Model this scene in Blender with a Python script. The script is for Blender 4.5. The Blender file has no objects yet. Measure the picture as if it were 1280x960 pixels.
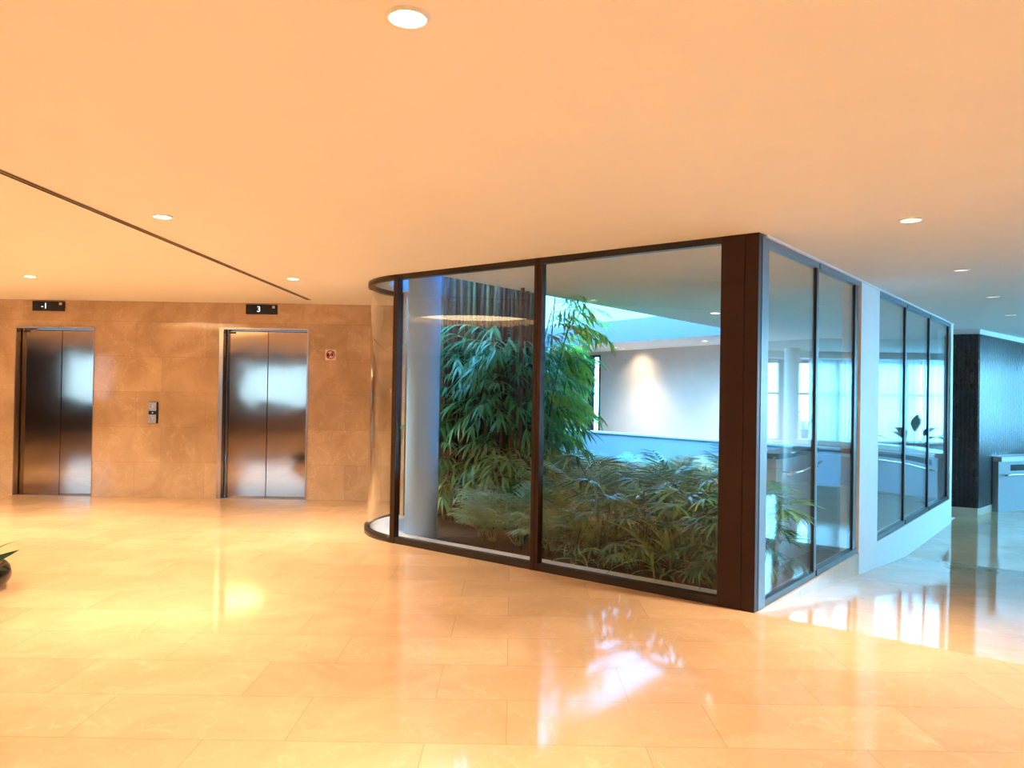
import bpy, math, random
from mathutils import Vector, Matrix, geometry
random.seed(7)
PI = math.pi
col = bpy.context.scene.collection
scene = bpy.context.scene

# ------------------------------------------------------------------ site plan
C = Vector((1.678, 5.275)); D1 = Vector((0.7878, -0.6160)); D2 = Vector((0.6160, 0.7878))
H = 2.6           # ceiling
YE = 10.25        # lift wall
LOW = -0.37       # lower corridor floor
RAMP = 4.8
def W(s, t): return C + D1 * s + D2 * t          # plan point: s along the long glass front, t into the garden
def W3(s, t, z): p = W(s, t); return Vector((p.x, p.y, z))

# ------------------------------------------------------------------ mesh builder
class MB:
    def __init__(self): self.v = []; self.f = []; self.sm = []
    def add(self, vs, fs, smooth=False):
        b = len(self.v); self.v += [Vector(p) for p in vs]
        for q in fs: self.f.append(tuple(i + b for i in q)); self.sm.append(smooth)
    def prism(self, poly, z0, z1, caps=True):
        n = len(poly); p = [Vector((a[0], a[1])) for a in poly]
        area = sum(p[i].x * p[(i+1) % n].y - p[(i+1) % n].x * p[i].y for i in range(n))
        if area < 0: p.reverse()
        vs = [(a.x, a.y, z0) for a in p] + [(a.x, a.y, z1) for a in p]
        fs = [(i, (i+1) % n, n + (i+1) % n, n + i) for i in range(n)]
        self.add(vs, fs)
        if caps:
            if n == 4: tri = [(0, 1, 2), (0, 2, 3)]
            else: tri = tess([p])
            b = len(self.v) - 2 * n
            for a, c, d in tri:
                u, w, x = p[a], p[c], p[d]
                if (w-u).cross(x-u) < 0: c, d = d, c
                self.f.append((b+a, b+d, b+c)); self.sm.append(False)
                self.f.append((b+n+a, b+n+c, b+n+d)); self.sm.append(False)
        return self
    def seg(self, p, q, left, right, z0, z1):    # wall piece p->q, thickness to its left and right
        p = Vector(p[:2]); q = Vector(q[:2]); d = (q - p).normalized(); n = Vector((-d.y, d.x))
        return self.prism([p + n*left, p - n*right, q - n*right, q + n*left], z0, z1)
    def box(self, x0, x1, y0, y1, z0, z1):
        return self.prism([(x0, y0), (x1, y0), (x1, y1), (x0, y1)], z0, z1)
    def wbox(self, s0, s1, t0, t1, z0, z1):
        return self.prism([W(s0, t0), W(s1, t0), W(s1, t1), W(s0, t1)], z0, z1)
    def tube(self, pts, rad, n=8, caps=True):
        pts = [Vector(p) for p in pts]
        if not hasattr(rad, '__len__'): rad = [rad] * len(pts)
        vs = []; fs = []
        for i, p in enumerate(pts):
            d = (pts[min(i+1, len(pts)-1)] - pts[max(i-1, 0)]).normalized()
            a = d.cross(Vector((0, 0, 1)) if abs(d.z) < .9 else Vector((1, 0, 0))).normalized(); b = d.cross(a)
            for k in range(n):
                an = 2*PI*k/n; vs.append(p + (a*math.cos(an) + b*math.sin(an)) * rad[i])
        for i in range(len(pts)-1):
            for k in range(n):
                fs.append((i*n+k, i*n+(k+1) % n, (i+1)*n+(k+1) % n, (i+1)*n+k))
        if caps:
            fs.append(tuple(range(n))[::-1]); fs.append(tuple((len(pts)-1)*n + k for k in range(n)))
        self.add(vs, fs, True); return self
    def lathe(self, prof, c=(0, 0), n=32):
        vs = []; fs = []; m = len(prof)
        for k in range(n):
            an = 2*PI*k/n
            for r, z in prof: vs.append((c[0] + r*math.cos(an), c[1] + r*math.sin(an), z))
        for k in range(n):
            for i in range(m-1):
                fs.append((k*m+i, ((k+1) % n)*m+i, ((k+1) % n)*m+i+1, k*m+i+1))
        self.add(vs, fs, True); return self
    def build(self, name, m, parent=None, org=None, bevel=0):
        if org is None:
            org = Vector((0, 0, 0)); q = parent
            while q is not None: org = org + q.location; q = q.parent
        org = Vector(org)
        me = bpy.data.meshes.new(name); me.from_pydata([p - org for p in self.v], [], self.f); me.validate()
        me.polygons.foreach_set('use_smooth', self.sm[:len(me.polygons)] if len(self.sm) == len(me.polygons) else [False]*len(me.polygons))
        me.update(); me.materials.append(m)
        o = bpy.data.objects.new(name, me); col.objects.link(o)
        if parent is not None: o.parent = parent
        if bevel:
            b = o.modifiers.new('b', 'BEVEL'); b.width = bevel; b.segments = 2; b.limit_method = 'ANGLE'
        return o
def tess(loops):
    return geometry.tessellate_polygon([[Vector((a[0], a[1], 0)) for a in l] for l in loops])

def tag(o, label=None, cat=None, group=None, kind=None):
    if label: o['label'] = label
    if cat: o['category'] = cat
    if group: o['group'] = group
    if kind: o['kind'] = kind
    return o
def empty(name, loc, rz=0):
    o = bpy.data.objects.new(name, None); o.empty_display_size = .1
    o.location = loc; o.rotation_euler = (0, 0, rz); col.objects.link(o); return o
def struct(o): o['kind'] = 'structure'; return o
def copy_part(o, parent, loc=(0, 0, 0), rot=(0, 0, 0), sc=1):
    c = o.copy(); col.objects.link(c); c.parent = parent
    c.location = loc; c.rotation_euler = rot; c.scale = (sc, sc, sc); return c

# ------------------------------------------------------------------ materials
def newmat(name):
    m = bpy.data.materials.new(name); m.use_nodes = True; nt = m.node_tree
    return m, nt, nt.nodes['Principled BSDF']
def pm(name, c, rough=.5, metal=0, spec=.5, var=.04, scale=30, bump=0, coat=0):
    m, nt, b = newmat(name); N = nt.nodes; L = nt.links
    b.inputs['Roughness'].default_value = rough; b.inputs['Metallic'].default_value = metal
    b.inputs['Specular IOR Level'].default_value = spec; b.inputs['Coat Weight'].default_value = coat
    tc = N.new('ShaderNodeTexCoord'); no = N.new('ShaderNodeTexNoise'); no.inputs['Scale'].default_value = scale
    L.new(tc.outputs['Object'], no.inputs['Vector'])
    r = N.new('ShaderNodeValToRGB'); r.color_ramp.elements[0].position = .3; r.color_ramp.elements[1].position = .7
    r.color_ramp.elements[0].color = (*[x*(1-var) for x in c], 1); r.color_ramp.elements[1].color = (*[min(1, x*(1+var)) for x in c], 1)
    L.new(no.outputs['Fac'], r.inputs['Fac']); L.new(r.outputs['Color'], b.inputs['Base Color'])
    if bump:
        bp = N.new('ShaderNodeBump'); bp.inputs['Strength'].default_value = bump; bp.inputs['Distance'].default_value = .01
        L.new(no.outputs['Fac'], bp.inputs['Height']); L.new(bp.outputs['Normal'], b.inputs['Normal'])
    return m
def emit(name, c, s):
    m = bpy.data.materials.new(name); m.use_nodes = True; nt = m.node_tree; nt.nodes.clear()
    e = nt.nodes.new('ShaderNodeEmission'); e.inputs[0].default_value = (*c, 1); e.inputs[1].default_value = s
    o = nt.nodes.new('ShaderNodeOutputMaterial'); nt.links.new(e.outputs[0], o.inputs[0]); return m
def glassmat(name, tint, f0=.024, rough=0.0):
    m = bpy.data.materials.new(name); m.use_nodes = True; nt = m.node_tree; nt.nodes.clear(); N = nt.nodes; L = nt.links
    ge = N.new('ShaderNodeNewGeometry'); dt = N.new('ShaderNodeVectorMath'); dt.operation = 'DOT_PRODUCT'
    L.new(ge.outputs['Incoming'], dt.inputs[0]); L.new(ge.outputs['Normal'], dt.inputs[1])
    def mth(op, a, b=None):
        n = N.new('ShaderNodeMath'); n.operation = op
        for i, x in enumerate((a, b)):
            if x is None: continue
            if isinstance(x, (int, float)): n.inputs[i].default_value = x
            else: L.new(x, n.inputs[i])
        return n.outputs[0]
    ab = mth('ABSOLUTE', dt.outputs['Value']); fac = mth('ADD', mth('MULTIPLY', mth('POWER', mth('SUBTRACT', 1, ab), 5), 1-f0), f0)
    tr = N.new('ShaderNodeBsdfTransparent'); tr.inputs[0].default_value = (*tint, 1)
    gl = N.new('ShaderNodeBsdfGlossy'); gl.inputs['Roughness'].default_value = rough; gl.inputs['Color'].default_value = (1, 1, 1, 1)
    mx = N.new('ShaderNodeMixShader'); L.new(fac, mx.inputs[0]); L.new(tr.outputs[0], mx.inputs[1]); L.new(gl.outputs[0], mx.inputs[2])
    o = N.new('ShaderNodeOutputMaterial'); L.new(mx.outputs[0], o.inputs[0]); return m
def stone(name, c1, c2, vein, rough, tile=None, rot=False, joint=.6, spec=.5, tvar=.1, wave=0):
    """marble: cloudy two-tone base, thin pale veins, running-bond tiles"""
    m, nt, b = newmat(name); N = nt.nodes; L = nt.links
    b.inputs['Roughness'].default_value = rough; b.inputs['Specular IOR Level'].default_value = spec
    tc = N.new('ShaderNodeTexCoord'); vec = tc.outputs['Object']
    if rot:   # wall in the XZ plane: use X and Z as the tile axes
        sp = N.new('ShaderNodeSeparateXYZ'); L.new(vec, sp.inputs[0]); cb = N.new('ShaderNodeCombineXYZ')
        ad = N.new('ShaderNodeMath'); ad.operation = 'ADD'; L.new(sp.outputs['X'], ad.inputs[0]); L.new(sp.outputs['Y'], ad.inputs[1])
        L.new(ad.outputs[0] if rot == 2 else sp.outputs['X'], cb.inputs['X']); L.new(sp.outputs['Z'], cb.inputs['Y']); L.new(sp.outputs['Y'], cb.inputs['Z']); vec = cb.outputs[0]
    n1 = N.new('ShaderNodeTexNoise'); n1.inputs['Scale'].default_value = 1.7; n1.inputs['Detail'].default_value = 9; n1.inputs['Roughness'].default_value = .62
    n1.inputs['Distortion'].default_value = .8; L.new(vec, n1.inputs['Vector'])
    r1 = N.new('ShaderNodeValToRGB'); r1.color_ramp.elements[0].position = .36; r1.color_ramp.elements[1].position = .66
    r1.color_ramp.elements[0].color = (*c1, 1); r1.color_ramp.elements[1].color = (*c2, 1); L.new(n1.outputs['Fac'], r1.inputs['Fac'])
    n2 = N.new('ShaderNodeTexNoise'); n2.inputs['Scale'].default_value = 4.2; n2.inputs['Detail'].default_value = 8; n2.inputs['Distortion'].default_value = .9
    L.new(vec, n2.inputs['Vector'])
    r2 = N.new('ShaderNodeValToRGB'); r2.color_ramp.elements[0].position = .485; r2.color_ramp.elements[0].color = (0, 0, 0, 1)
    e = r2.color_ramp.elements.new(.5); e.color = (1, 1, 1, 1); r2.color_ramp.elements[2].position = .515; r2.color_ramp.elements[2].color = (0, 0, 0, 1)
    L.new(n2.outputs['Fac'], r2.inputs['Fac'])
    n3 = N.new('ShaderNodeTexNoise'); n3.inputs['Scale'].default_value = .9; L.new(vec, n3.inputs['Vector'])
    vm = N.new('ShaderNodeMath'); vm.operation = 'MULTIPLY'; L.new(r2.outputs['Color'], vm.inputs[0]); L.new(n3.outputs['Fac'], vm.inputs[1])
    vs = N.new('ShaderNodeMath'); vs.operation = 'MULTIPLY'; L.new(vm.outputs[0], vs.inputs[0]); vs.inputs[1].default_value = .45
    mx = N.new('ShaderNodeMixRGB'); L.new(vs.outputs[0], mx.inputs['Fac']); L.new(r1.outputs['Color'], mx.inputs['Color1']); mx.inputs['Color2'].default_value = (*vein, 1)
    out = mx.outputs['Color']
    if tile:
        br = N.new('ShaderNodeTexBrick'); L.new(vec, br.inputs['Vector'])
        br.inputs['Scale'].default_value = 1; br.inputs['Brick Width'].default_value = tile[0]; br.inputs['Row Height'].default_value = tile[1]
        br.inputs['Mortar Size'].default_value = .0018; br.inputs['Mortar Smooth'].default_value = .1; br.offset = .37; br.offset_frequency = 2; br.squash = 1
        br.inputs['Color1'].default_value = (1-tvar, 1-tvar*1.05, 1-tvar*1.15, 1); br.inputs['Color2'].default_value = (1+tvar*.4, 1+tvar*.4, 1+tvar*.35, 1)
        br.inputs['Mortar'].default_value = (joint, joint*.96, joint*.9, 1)
        ml = N.new('ShaderNodeMixRGB'); ml.blend_type = 'MULTIPLY'; ml.inputs['Fac'].default_value = 1
        L.new(out, ml.inputs['Color1']); L.new(br.outputs['Color'], ml.inputs['Color2']); out = ml.outputs['Color']
    L.new(out, b.inputs['Base Color'])
    rr = N.new('ShaderNodeMapRange'); rr.inputs['To Min'].default_value = rough*.7; rr.inputs['To Max'].default_value = rough*1.4
    L.new(n3.outputs['Fac'], rr.inputs['Value']); L.new(rr.outputs[0], b.inputs['Roughness'])
    return m
def leafmat(name, c, rough=.4, trans=.35, rnd=.25, spec=.5):
    m = bpy.data.materials.new(name); m.use_nodes = True; nt = m.node_tree; N = nt.nodes; L = nt.links; b = N['Principled BSDF']
    b.inputs['Roughness'].default_value = rough; b.inputs['Specular IOR Level'].default_value = spec
    oi = N.new('ShaderNodeObjectInfo'); tc = N.new('ShaderNodeTexCoord'); no = N.new('ShaderNodeTexNoise'); no.inputs['Scale'].default_value = 14
    L.new(tc.outputs['Object'], no.inputs['Vector'])
    ad = N.new('ShaderNodeMath'); ad.operation = 'ADD'; L.new(oi.outputs['Random'], ad.inputs[0]); L.new(no.outputs['Fac'], ad.inputs[1])
    mr = N.new('ShaderNodeMapRange'); mr.inputs['From Max'].default_value = 2; mr.inputs['To Min'].default_value = 1-rnd; mr.inputs['To Max'].default_value = 1+rnd
    L.new(ad.outputs[0], mr.inputs['Value'])
    hs = N.new('ShaderNodeHueSaturation'); hs.inputs['Color'].default_value = (*c, 1); L.new(mr.outputs[0], hs.inputs['Value'])
    hm = N.new('ShaderNodeMapRange'); hm.inputs['To Min'].default_value = .47; hm.inputs['To Max'].default_value = .525; L.new(oi.outputs['Random'], hm.inputs['Value']); L.new(hm.outputs[0], hs.inputs['Hue'])
    L.new(hs.outputs['Color'], b.inputs['Base Color'])
    tl = N.new('ShaderNodeBsdfTranslucent'); L.new(hs.outputs['Color'], tl.inputs['Color'])
    mx = N.new('ShaderNodeMixShader'); mx.inputs[0].default_value = trans; L.new(b.outputs[0], mx.inputs[1]); L.new(tl.outputs[0], mx.inputs[2])
    L.new(mx.outputs[0], N['Material Output'].inputs['Surface']); return m
def steel(name, c, rough, wave=.25):
    m, nt, b = newmat(name); N = nt.nodes; L = nt.links
    b.inputs['Metallic'].default_value = 1; b.inputs['Roughness'].default_value = rough
    tc = N.new('ShaderNodeTexCoord'); mp = N.new('ShaderNodeMapping'); mp.inputs['Scale'].default_value = (220, 220, 1.2); L.new(tc.outputs['Object'], mp.inputs[0])
    no = N.new('ShaderNodeTexNoise'); no.inputs['Scale'].default_value = 1; L.new(mp.outputs[0], no.inputs['Vector'])
    r = N.new('ShaderNodeValToRGB'); r.color_ramp.elements[0].color = (*[x*.9 for x in c], 1); r.color_ramp.elements[1].color = (*[min(1, x*1.08) for x in c], 1)
    L.new(no.outputs['Fac'], r.inputs['Fac']); L.new(r.outputs[0], b.inputs['Base Color'])
    n2 = N.new('ShaderNodeTexNoise'); n2.inputs['Scale'].default_value = 2.2; n2.inputs['Detail'].default_value = 1; L.new(tc.outputs['Object'], n2.inputs['Vector'])
    bp = N.new('ShaderNodeBump'); bp.inputs['Strength'].default_value = wave; bp.inputs['Distance'].default_value = .012
    L.new(n2.outputs['Fac'], bp.inputs['Height']); L.new(bp.outputs[0], b.inputs['Normal']); return m

M = {}
M['floor'] = stone('floor marble', (.58, .375, .215), (.67, .45, .275), (.82, .63, .42), .075, tile=(.93, .465), joint=.66, tvar=.09)
M['liftwall'] = stone('wall marble', (.47, .33, .21), (.62, .45, .31), (.85, .70, .54), .06, tile=(.93, .4667), rot=1, joint=.72, tvar=.09)
M['returnwall'] = stone('return marble', (.47, .33, .21), (.62, .45, .31), (.85, .70, .54), .10, tile=(.93, .4667), rot=2, joint=.72, tvar=.09)
M['plinth'] = stone('plinth marble', (.62, .50, .38), (.72, .60, .47), (.85, .75, .62), .15)
M['ceiling'] = pm('ceiling paint', (.86, .83, .80), .8, var=.01, scale=3, spec=.2)
M['white'] = pm('white paint', (.82, .83, .84), .55, var=.015, scale=6)
M['column_skytint'] = pm('sky tinted column', (.32, .56, 1.0), .5, var=.015, scale=6)  # white column, blue of the sky light put into its colour
M['parapet'] = pm('sky tinted parapet', (.50, .56, .64), .6, var=.02, scale=4)  # white parapet with the sky's blue light mixed into the colour
M['upper_skytint'] = pm('sky tinted upper wall', (.30, .45, .52), .7, var=.02, scale=2, spec=.2)  # white upper wall, sky light's blue carried by the colour
M['upper'] = pm('sky tinted fascia', (.14, .165, .25), .7, var=.02, scale=2, spec=.2)  # fascia is white: blue sky light and its darker tone are painted in
M['beige'] = pm('beige plaster', (.80, .70, .62), .7, var=.02, scale=5, spec=.2)
M['core'] = pm('dark plaster', (.10, .09, .085), .8, var=.1, scale=4)
M['greywall'] = pm('grey lacquer', (.36, .36, .37), .4, var=.03, scale=4)
M['bronze'] = pm('dark bronze', (.034, .014, .007), .42, metal=.0, spec=.28, var=.08, scale=12)
M['frame'] = pm('frame black', (.018, .014, .012), .35, spec=.5, var=.08, scale=20)
M['greyframe'] = pm('frame grey', (.16, .17, .19), .4, metal=.6, var=.05)
M['glass'] = glassmat('clear glass', (.97, .985, .985))
M['tinted'] = glassmat('daylight trimming glass', (.66, .52, .50), .03)  # invented tint, dims and whitens the daylight mirrored in the lift doors
M['winglass'] = glassmat('outer glass', (.93, .97, .97), .03)
M['steel'] = steel('brushed steel', (.46, .37, .30), .085, .16)
M['steelframe'] = steel('steel frame', (.55, .47, .40), .22, .05)
M['black'] = pm('black plastic', (.008, .008, .010), .25, var=.1)
M['silver'] = pm('silver plate', (.62, .66, .72), .25, metal=.9, var=.1, scale=60)
M['digit'] = emit('lit digits', (.9, .95, 1), .8)
M['icon'] = pm('icon grey', (.55, .5, .45), .4)
M['signwhite'] = pm('sign white', (.75, .7, .66), .4)
M['red'] = pm('sign red', (.45, .02, .02), .4)
M['trimwhite'] = pm('lamp trim', (.85, .82, .78), .4)
M['lens'] = emit('warm lamp', (1, .80, .50), 18)
M['lensdim'] = emit('dim lamp', (.85, .92, 1), .75)
M['lenscool'] = emit('neutral lamp', (1, .90, .78), 7)
M['cove'] = emit('cove light', (1, .74, .40), 8.5)
M['tan'] = pm('tan veneer', (.50, .33, .18), .5, var=.12, scale=18)
M['darkwood'] = pm('brown veneer', (.20, .125, .07), .5, var=.15, scale=3, spec=.3)
M['soil'] = pm('dark soil', (.035, .024, .016), .95, var=.5, scale=25, bump=.8)
M['curb'] = pm('pale curb', (.74, .76, .78), .5, var=.04, scale=20)
M['flute'] = pm('dark stained wood', (.020, .016, .018), .24, spec=.6, var=.2, scale=14)
M['counter'] = pm('counter lacquer', (.36, .40, .44), .25, var=.02)
M['countertop'] = pm('counter top', (.62, .66, .69), .2, var=.02)
M['rail'] = pm('pale rail', (.86, .86, .86), .2, metal=.7, var=.03)
M['pot'] = pm('grey pot', (.33, .36, .40), .6, var=.08)
M['blackpot'] = pm('black bowl', (.010, .010, .010), .18, var=.2)
M['culm'] = pm('bamboo culm', (.065, .042, .028), .45, var=.45, scale=9)
M['culmgreen'] = pm('green culm', (.11, .12, .05), .4, var=.3, scale=9)
M['twig'] = pm('twig', (.12, .09, .05), .6, var=.3)
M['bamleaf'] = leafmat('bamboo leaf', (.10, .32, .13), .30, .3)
M['bamlight'] = leafmat('lit tone bamboo leaf', (.34, .62, .11), .4, .5)  # brighter leaf copy, sky light from the opening put into its colour
M['palm'] = leafmat('feather palm leaf', (.26, .50, .33), .30, .18, .3)
M['palmgold'] = leafmat('yellowing palm leaf', (.38, .46, .16), .4, .35, .3)
M['palmbronze'] = leafmat('bronze palm leaf', (.17, .12, .055), .45, .3, .3)
M['rhapis'] = leafmat('lady palm leaf', (.10, .25, .13), .22, .2, .4)
M['darkleaf'] = leafmat('dark leaf', (.025, .075, .035), .3, .1)
M['shrub'] = leafmat('shrub leaf', (.14, .32, .10), .5, .4)
# sheer curtain
def sheer():
    m = bpy.data.materials.new('sheer curtain'); m.use_nodes = True; nt = m.node_tree; nt.nodes.clear(); N = nt.nodes; L = nt.links
    d = N.new('ShaderNodeBsdfDiffuse'); d.inputs[0].default_value = (.86, .88, .86, 1)
    t = N.new('ShaderNodeBsdfTranslucent'); t.inputs[0].default_value = (.88, .92, .90, 1)
    a = N.new('ShaderNodeMixShader'); a.inputs[0].default_value = .65; L.new(d.outputs[0], a.inputs[1]); L.new(t.outputs[0], a.inputs[2])
    p = N.new('ShaderNodeBsdfTransparent'); b = N.new('ShaderNodeMixShader'); b.inputs[0].default_value = .07; L.new(a.outputs[0], b.inputs[1]); L.new(p.outputs[0], b.inputs[2])
    o = N.new('ShaderNodeOutputMaterial'); L.new(b.outputs[0], o.inputs[0]); return m
M['sheer'] = sheer()

# ------------------------------------------------------------------ floors
R = 1.0                                            # radius of the rounded glass corner
SA = -3.60
O2 = W(SA, R)
def arc(rad, n=18, a0=0, a1=90):
    out = []
    for i in range(n+1):
        a = math.radians(a0 + (a1-a0)*i/n); out.append(O2 - D2*(rad*math.cos(a)) - D1*(rad*math.sin(a)))
    return out
SR = SA - R                                        # s of the return wall
TR = (YE - W(SR, 0).y) / D2.y                       # t where it meets the lift wall
WR0 = Vector((19.9, -6.8)); WR1 = Vector((13.4, 19.15)); WRd = (WR1-WR0).normalized()   # line of the far right window wall
YB = -4.5; XL = -17.0
WK = WR0 + WRd*((12.0-WR0.y)/WRd.y); WG = Vector((11.6, 5.2)); WS = Vector((10.6, YB))
def wr_at(y): return WR0 + WRd * ((y - WR0.y)/WRd.y)

right_end = 14.2
mb = MB()
tg = W(9.95, 0)
mb.prism([(XL, YB), WS, tg, W(0, 0), W(SA, 0)] + arc(R)[1:] + [W(SR, TR), (XL, YE)], -.3, 0)
struct(mb.build('floor', M['floor']))
mb = MB()                                           # ramp down to the lower corridor
ts = [0, RAMP, 17]; zs = [0, LOW, LOW]
for i in range(2):
    p = [W3(-.02, ts[i], zs[i]), W3(right_end, ts[i], zs[i]), W3(right_end, ts[i+1], zs[i+1]), W3(-.02, ts[i+1], zs[i+1])]
    mb.add(p + [q - Vector((0, 0, .3)) for q in p], [(0, 1, 2, 3), (7, 6, 5, 4), (0, 4, 5, 1), (1, 5, 6, 2), (2, 6, 7, 3), (3, 7, 4, 0)])
struct(mb.build('floor_ramp', M['floor']))
# parapet line, far corridor line
PA = Vector((-.10, 19.55)); PB = W(-.12, 7.80); Pd = (PB-PA).normalized()
FA = Vector((-.2, 25.5)); FB = Vector((5.85, 14.95)); Fd = (FB-FA).normalized()
mb = MB(); mb.prism([PA, PB, Vector((7.2, 12.6)), FB, FA], -.28, 0); struct(mb.build('floor_corridor', M['floor']))
mb = MB(); mb.prism([W(0, .02), W(SA, .02)] + arc(R-.02)[1:] + [W(SR, TR), Vector((-.1, YE)), PA, PB], -.3, -.02)
o = struct(mb.build('floor_garden', M['soil']))

# ------------------------------------------------------------------ ceiling slab with the sky opening and the round recess
SE = -3.27
E1a = W(SE, .22)
E2p = Vector((1.221, 18.615)); E2q = Vector((3.834, 14.44)); E2d = (E2q-E2p).normalized()
# intersection of the soffit edge with the far fascia
def inter(p, d, q, e):
    k = ((q-p).x*e.y - (q-p).y*e.x) / (d.x*e.y - d.y*e.x); return p + d*k
E12 = inter(E1a, D2, E2p, E2d)
E2far = E2p - E2d*1.35
hole = [E1a, E12, E2far, Vector((-.05, 18.5)), Vector((-.05, YE+.1)), W(SR+.16, TR)] + [p for p in reversed(arc(R-.22, 10, 8, 90))]
CC = Vector((-5.71, 5.87)); CR = 1.02
circ = [CC + Vector((CR*math.cos(2*PI*i/64), CR*math.sin(2*PI*i/64))) for i in range(64)]
outer = [Vector((XL-.2, YB-.2)), WS + Vector((.2, -.2)), WG + Vector((.2, 0)), WK + Vector((.2, 0)), wr_at(25.8) + Vector((.2, 0)), Vector((XL-.2, 25.8))]
mb = MB()
ZT = 3.08
def flat(loops, z, up):
    allp = [p for l in loops for p in l]; b = len(mb.v)
    mb.v += [Vector((p.x, p.y, z)) for p in allp]
    for a, c, d in tess(loops):
        n = (allp[c]-allp[a]).cross(allp[d]-allp[a])
        if (n > 0) != up: c, d = d, c
        mb.f.append((b+a, b+c, b+d)); mb.sm.append(False)
flat([outer, hole, circ], H, False); flat([outer, hole], ZT, True)
struct(mb.build('ceiling', M['ceiling'])); mb = MB()
for loop in (outer, hole):
    n = len(loop)
    for i in range(n):
        p, q = loop[i], loop[(i+1) % n]
        mb.add([(p.x, p.y, H), (q.x, q.y, H), (q.x, q.y, ZT), (p.x, p.y, ZT)], [(0, 1, 2, 3)])
struct(mb.build('trim_8', M['upper']))
# upper storey across the courtyard
un = Vector((-E2d.y, E2d.x)); un = un if un.y > 0 else -un
mb = MB(); mb.seg(E2p - E2d*6 + un*1.2, E12 + E2d*7 + un*1.2, .15, .15, ZT, 9.5); struct(mb.build('wall_upper', M['upper_skytint']))

# ------------------------------------------------------------------ lift wall, return wall, core
EL = [(-6.60, -5.555, 2.25), (-3.895, -2.705, 2.275)]
mb = MB(); xs = [XL, EL[0][0], EL[0][1], EL[1][0], EL[1][1], W(SR, TR).x]
TH = .45
mb.box(xs[0], xs[1], YE, YE+TH, 0, H); mb.box(xs[2], xs[3], YE, YE+TH, 0, H); mb.box(xs[4], xs[5], YE, YE+TH, 0, H)
mb.box(xs[1], xs[2], YE, YE+TH, EL[0][2], H); mb.box(xs[3], xs[4], YE, YE+TH, EL[1][2], H)
struct(mb.build('wall_front', M['liftwall']))
mb = MB(); mb.seg(W(SR, R), W(SR, TR), 0, .14, 0, H); struct(mb.build('wall_return', M['returnwall']))
mb = MB(); mb.box(-.45, -.08, YE, 25.6, -.3, ZT); struct(mb.build('wall_core', M['core']))
mb = MB(); mb.box(XL-.2, XL, YB, YE+.4, 0, H); struct(mb.build('wall_left', M['darkwood']))
# back wall with two window openings (they mirror in the lift doors)
BW = [(-14.6, -12.95, .98, 2.5), (-8.9, -6.55, .93, 2.25)]
mb = MB(); x = XL
for a, b_, z0, z1 in BW:
    mb.box(x, a, YB-.2, YB, 0, H); mb.box(a, b_, YB-.2, YB, 0, z0); mb.box(a, b_, YB-.2, YB, z1, H); x = b_
mb.box(x, WS.x, YB-.2, YB, 0, H); struct(mb.build('wall_back', M['darkwood']))
for i, (a, b_, z0, z1) in enumerate(BW):
    w = empty('window_%d' % (20+i), ((a+b_)/2, YB, z0)); w['kind'] = 'structure'
    MB().box(a, b_, YB-.11, YB-.09, z0, z1).build('pane', M['tinted'], w)
    f = MB(); f.box(a, b_, YB-.14, YB-.06, z0, z0+.05); f.box(a, b_, YB-.14, YB-.06, z1-.05, z1); f.box(a, a+.05, YB-.14, YB-.06, z0, z1); f.box(b_-.05, b_, YB-.14, YB-.06, z0, z1); f.build('window_frame', M['frame'], w)

# ------------------------------------------------------------------ lifts
def lift(x0, x1, zt, face, rec, split, label):
    r = empty('elevator', ((x0+x1)/2, YE, 0)); tag(r, label, 'elevator')
    yd = YE + rec
    f = MB()
    f.box(x0, x0+face, YE-.012, YE+rec+.02, 0, zt); f.box(x1-face*.4, x1, YE-.012, YE+rec+.02, 0, zt); f.box(x0+face, x1-face*.4, YE-.012, YE+rec+.02, zt-.03, zt)
    f.build('door_frame', M['steelframe'], r)
    b = MB(); b.box(x0+face, x1-face*.4, yd+.06, yd+.2, 0, zt-.03); b.build('shaft_panel', M['black'], r)
    xm = x0 + face + (x1-x0-face*1.4)*split
    for a, c in ((x0+face+.012, xm-.003), (xm+.003, x1-face*.4-.004)):
        p = MB(); p.box(a, c, yd, yd+.04, .012, zt-.045); p.build('door_panel', M['steel'], r, bevel=.003)
    s = MB(); s.box(x0+face, x1-face*.4, YE, yd+.06, .0, .010); s.build('sill', M['steelframe'], r)
    n = MB(); n.box(x0+face+.03, x0+face+.12, yd-.004, yd, zt-.075, zt-.052); n.build('nameplate', M['black'], r)
    return r
lift(*EL[0], .012, .10, .53, 'brushed steel lift doors at the far left, under the display reading -1')
lift(*EL[1], .055, .12, .50, 'brushed steel lift doors nearer the glass garden, under the display reading 3')

def text_mesh(name, s, size, mat, parent, loc, rot):
    cu = bpy.data.curves.new(name, 'FONT'); cu.body = s; cu.size = size; cu.align_x = 'CENTER'; cu.align_y = 'CENTER'; cu.extrude = .002; cu.offset = 0
    t = bpy.data.objects.new('tmp', cu); col.objects.link(t); bpy.context.view_layer.update()
    me = bpy.data.meshes.new_from_object(t.evaluated_get(bpy.context.evaluated_depsgraph_get()))
    bpy.data.objects.remove(t); me.name = name; me.materials.clear(); me.materials.append(mat)
    o = bpy.data.objects.new(name, me); col.objects.link(o); o.parent = parent; o.location = loc; o.rotation_euler = rot; return o
def display(x0, x1, z0, z1, s, dx, label):
    xc, zc = (x0+x1)/2, (z0+z1)/2
    r = empty('floor_display', (xc, YE, zc)); tag(r, label, 'display')
    MB().box(x0, x1, YE-.03, YE+.001, z0, z1).build('housing', M['black'], r, bevel=.003)
    text_mesh('digits', s, .105, M['digit'], r, (dx, -.032, 0), (PI/2, 0, 0))
    MB().box(x1-.065, x1-.028, YE-.033, YE-.029, z1-.048, z1-.016).build('icon', M['icon'], r)
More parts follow.
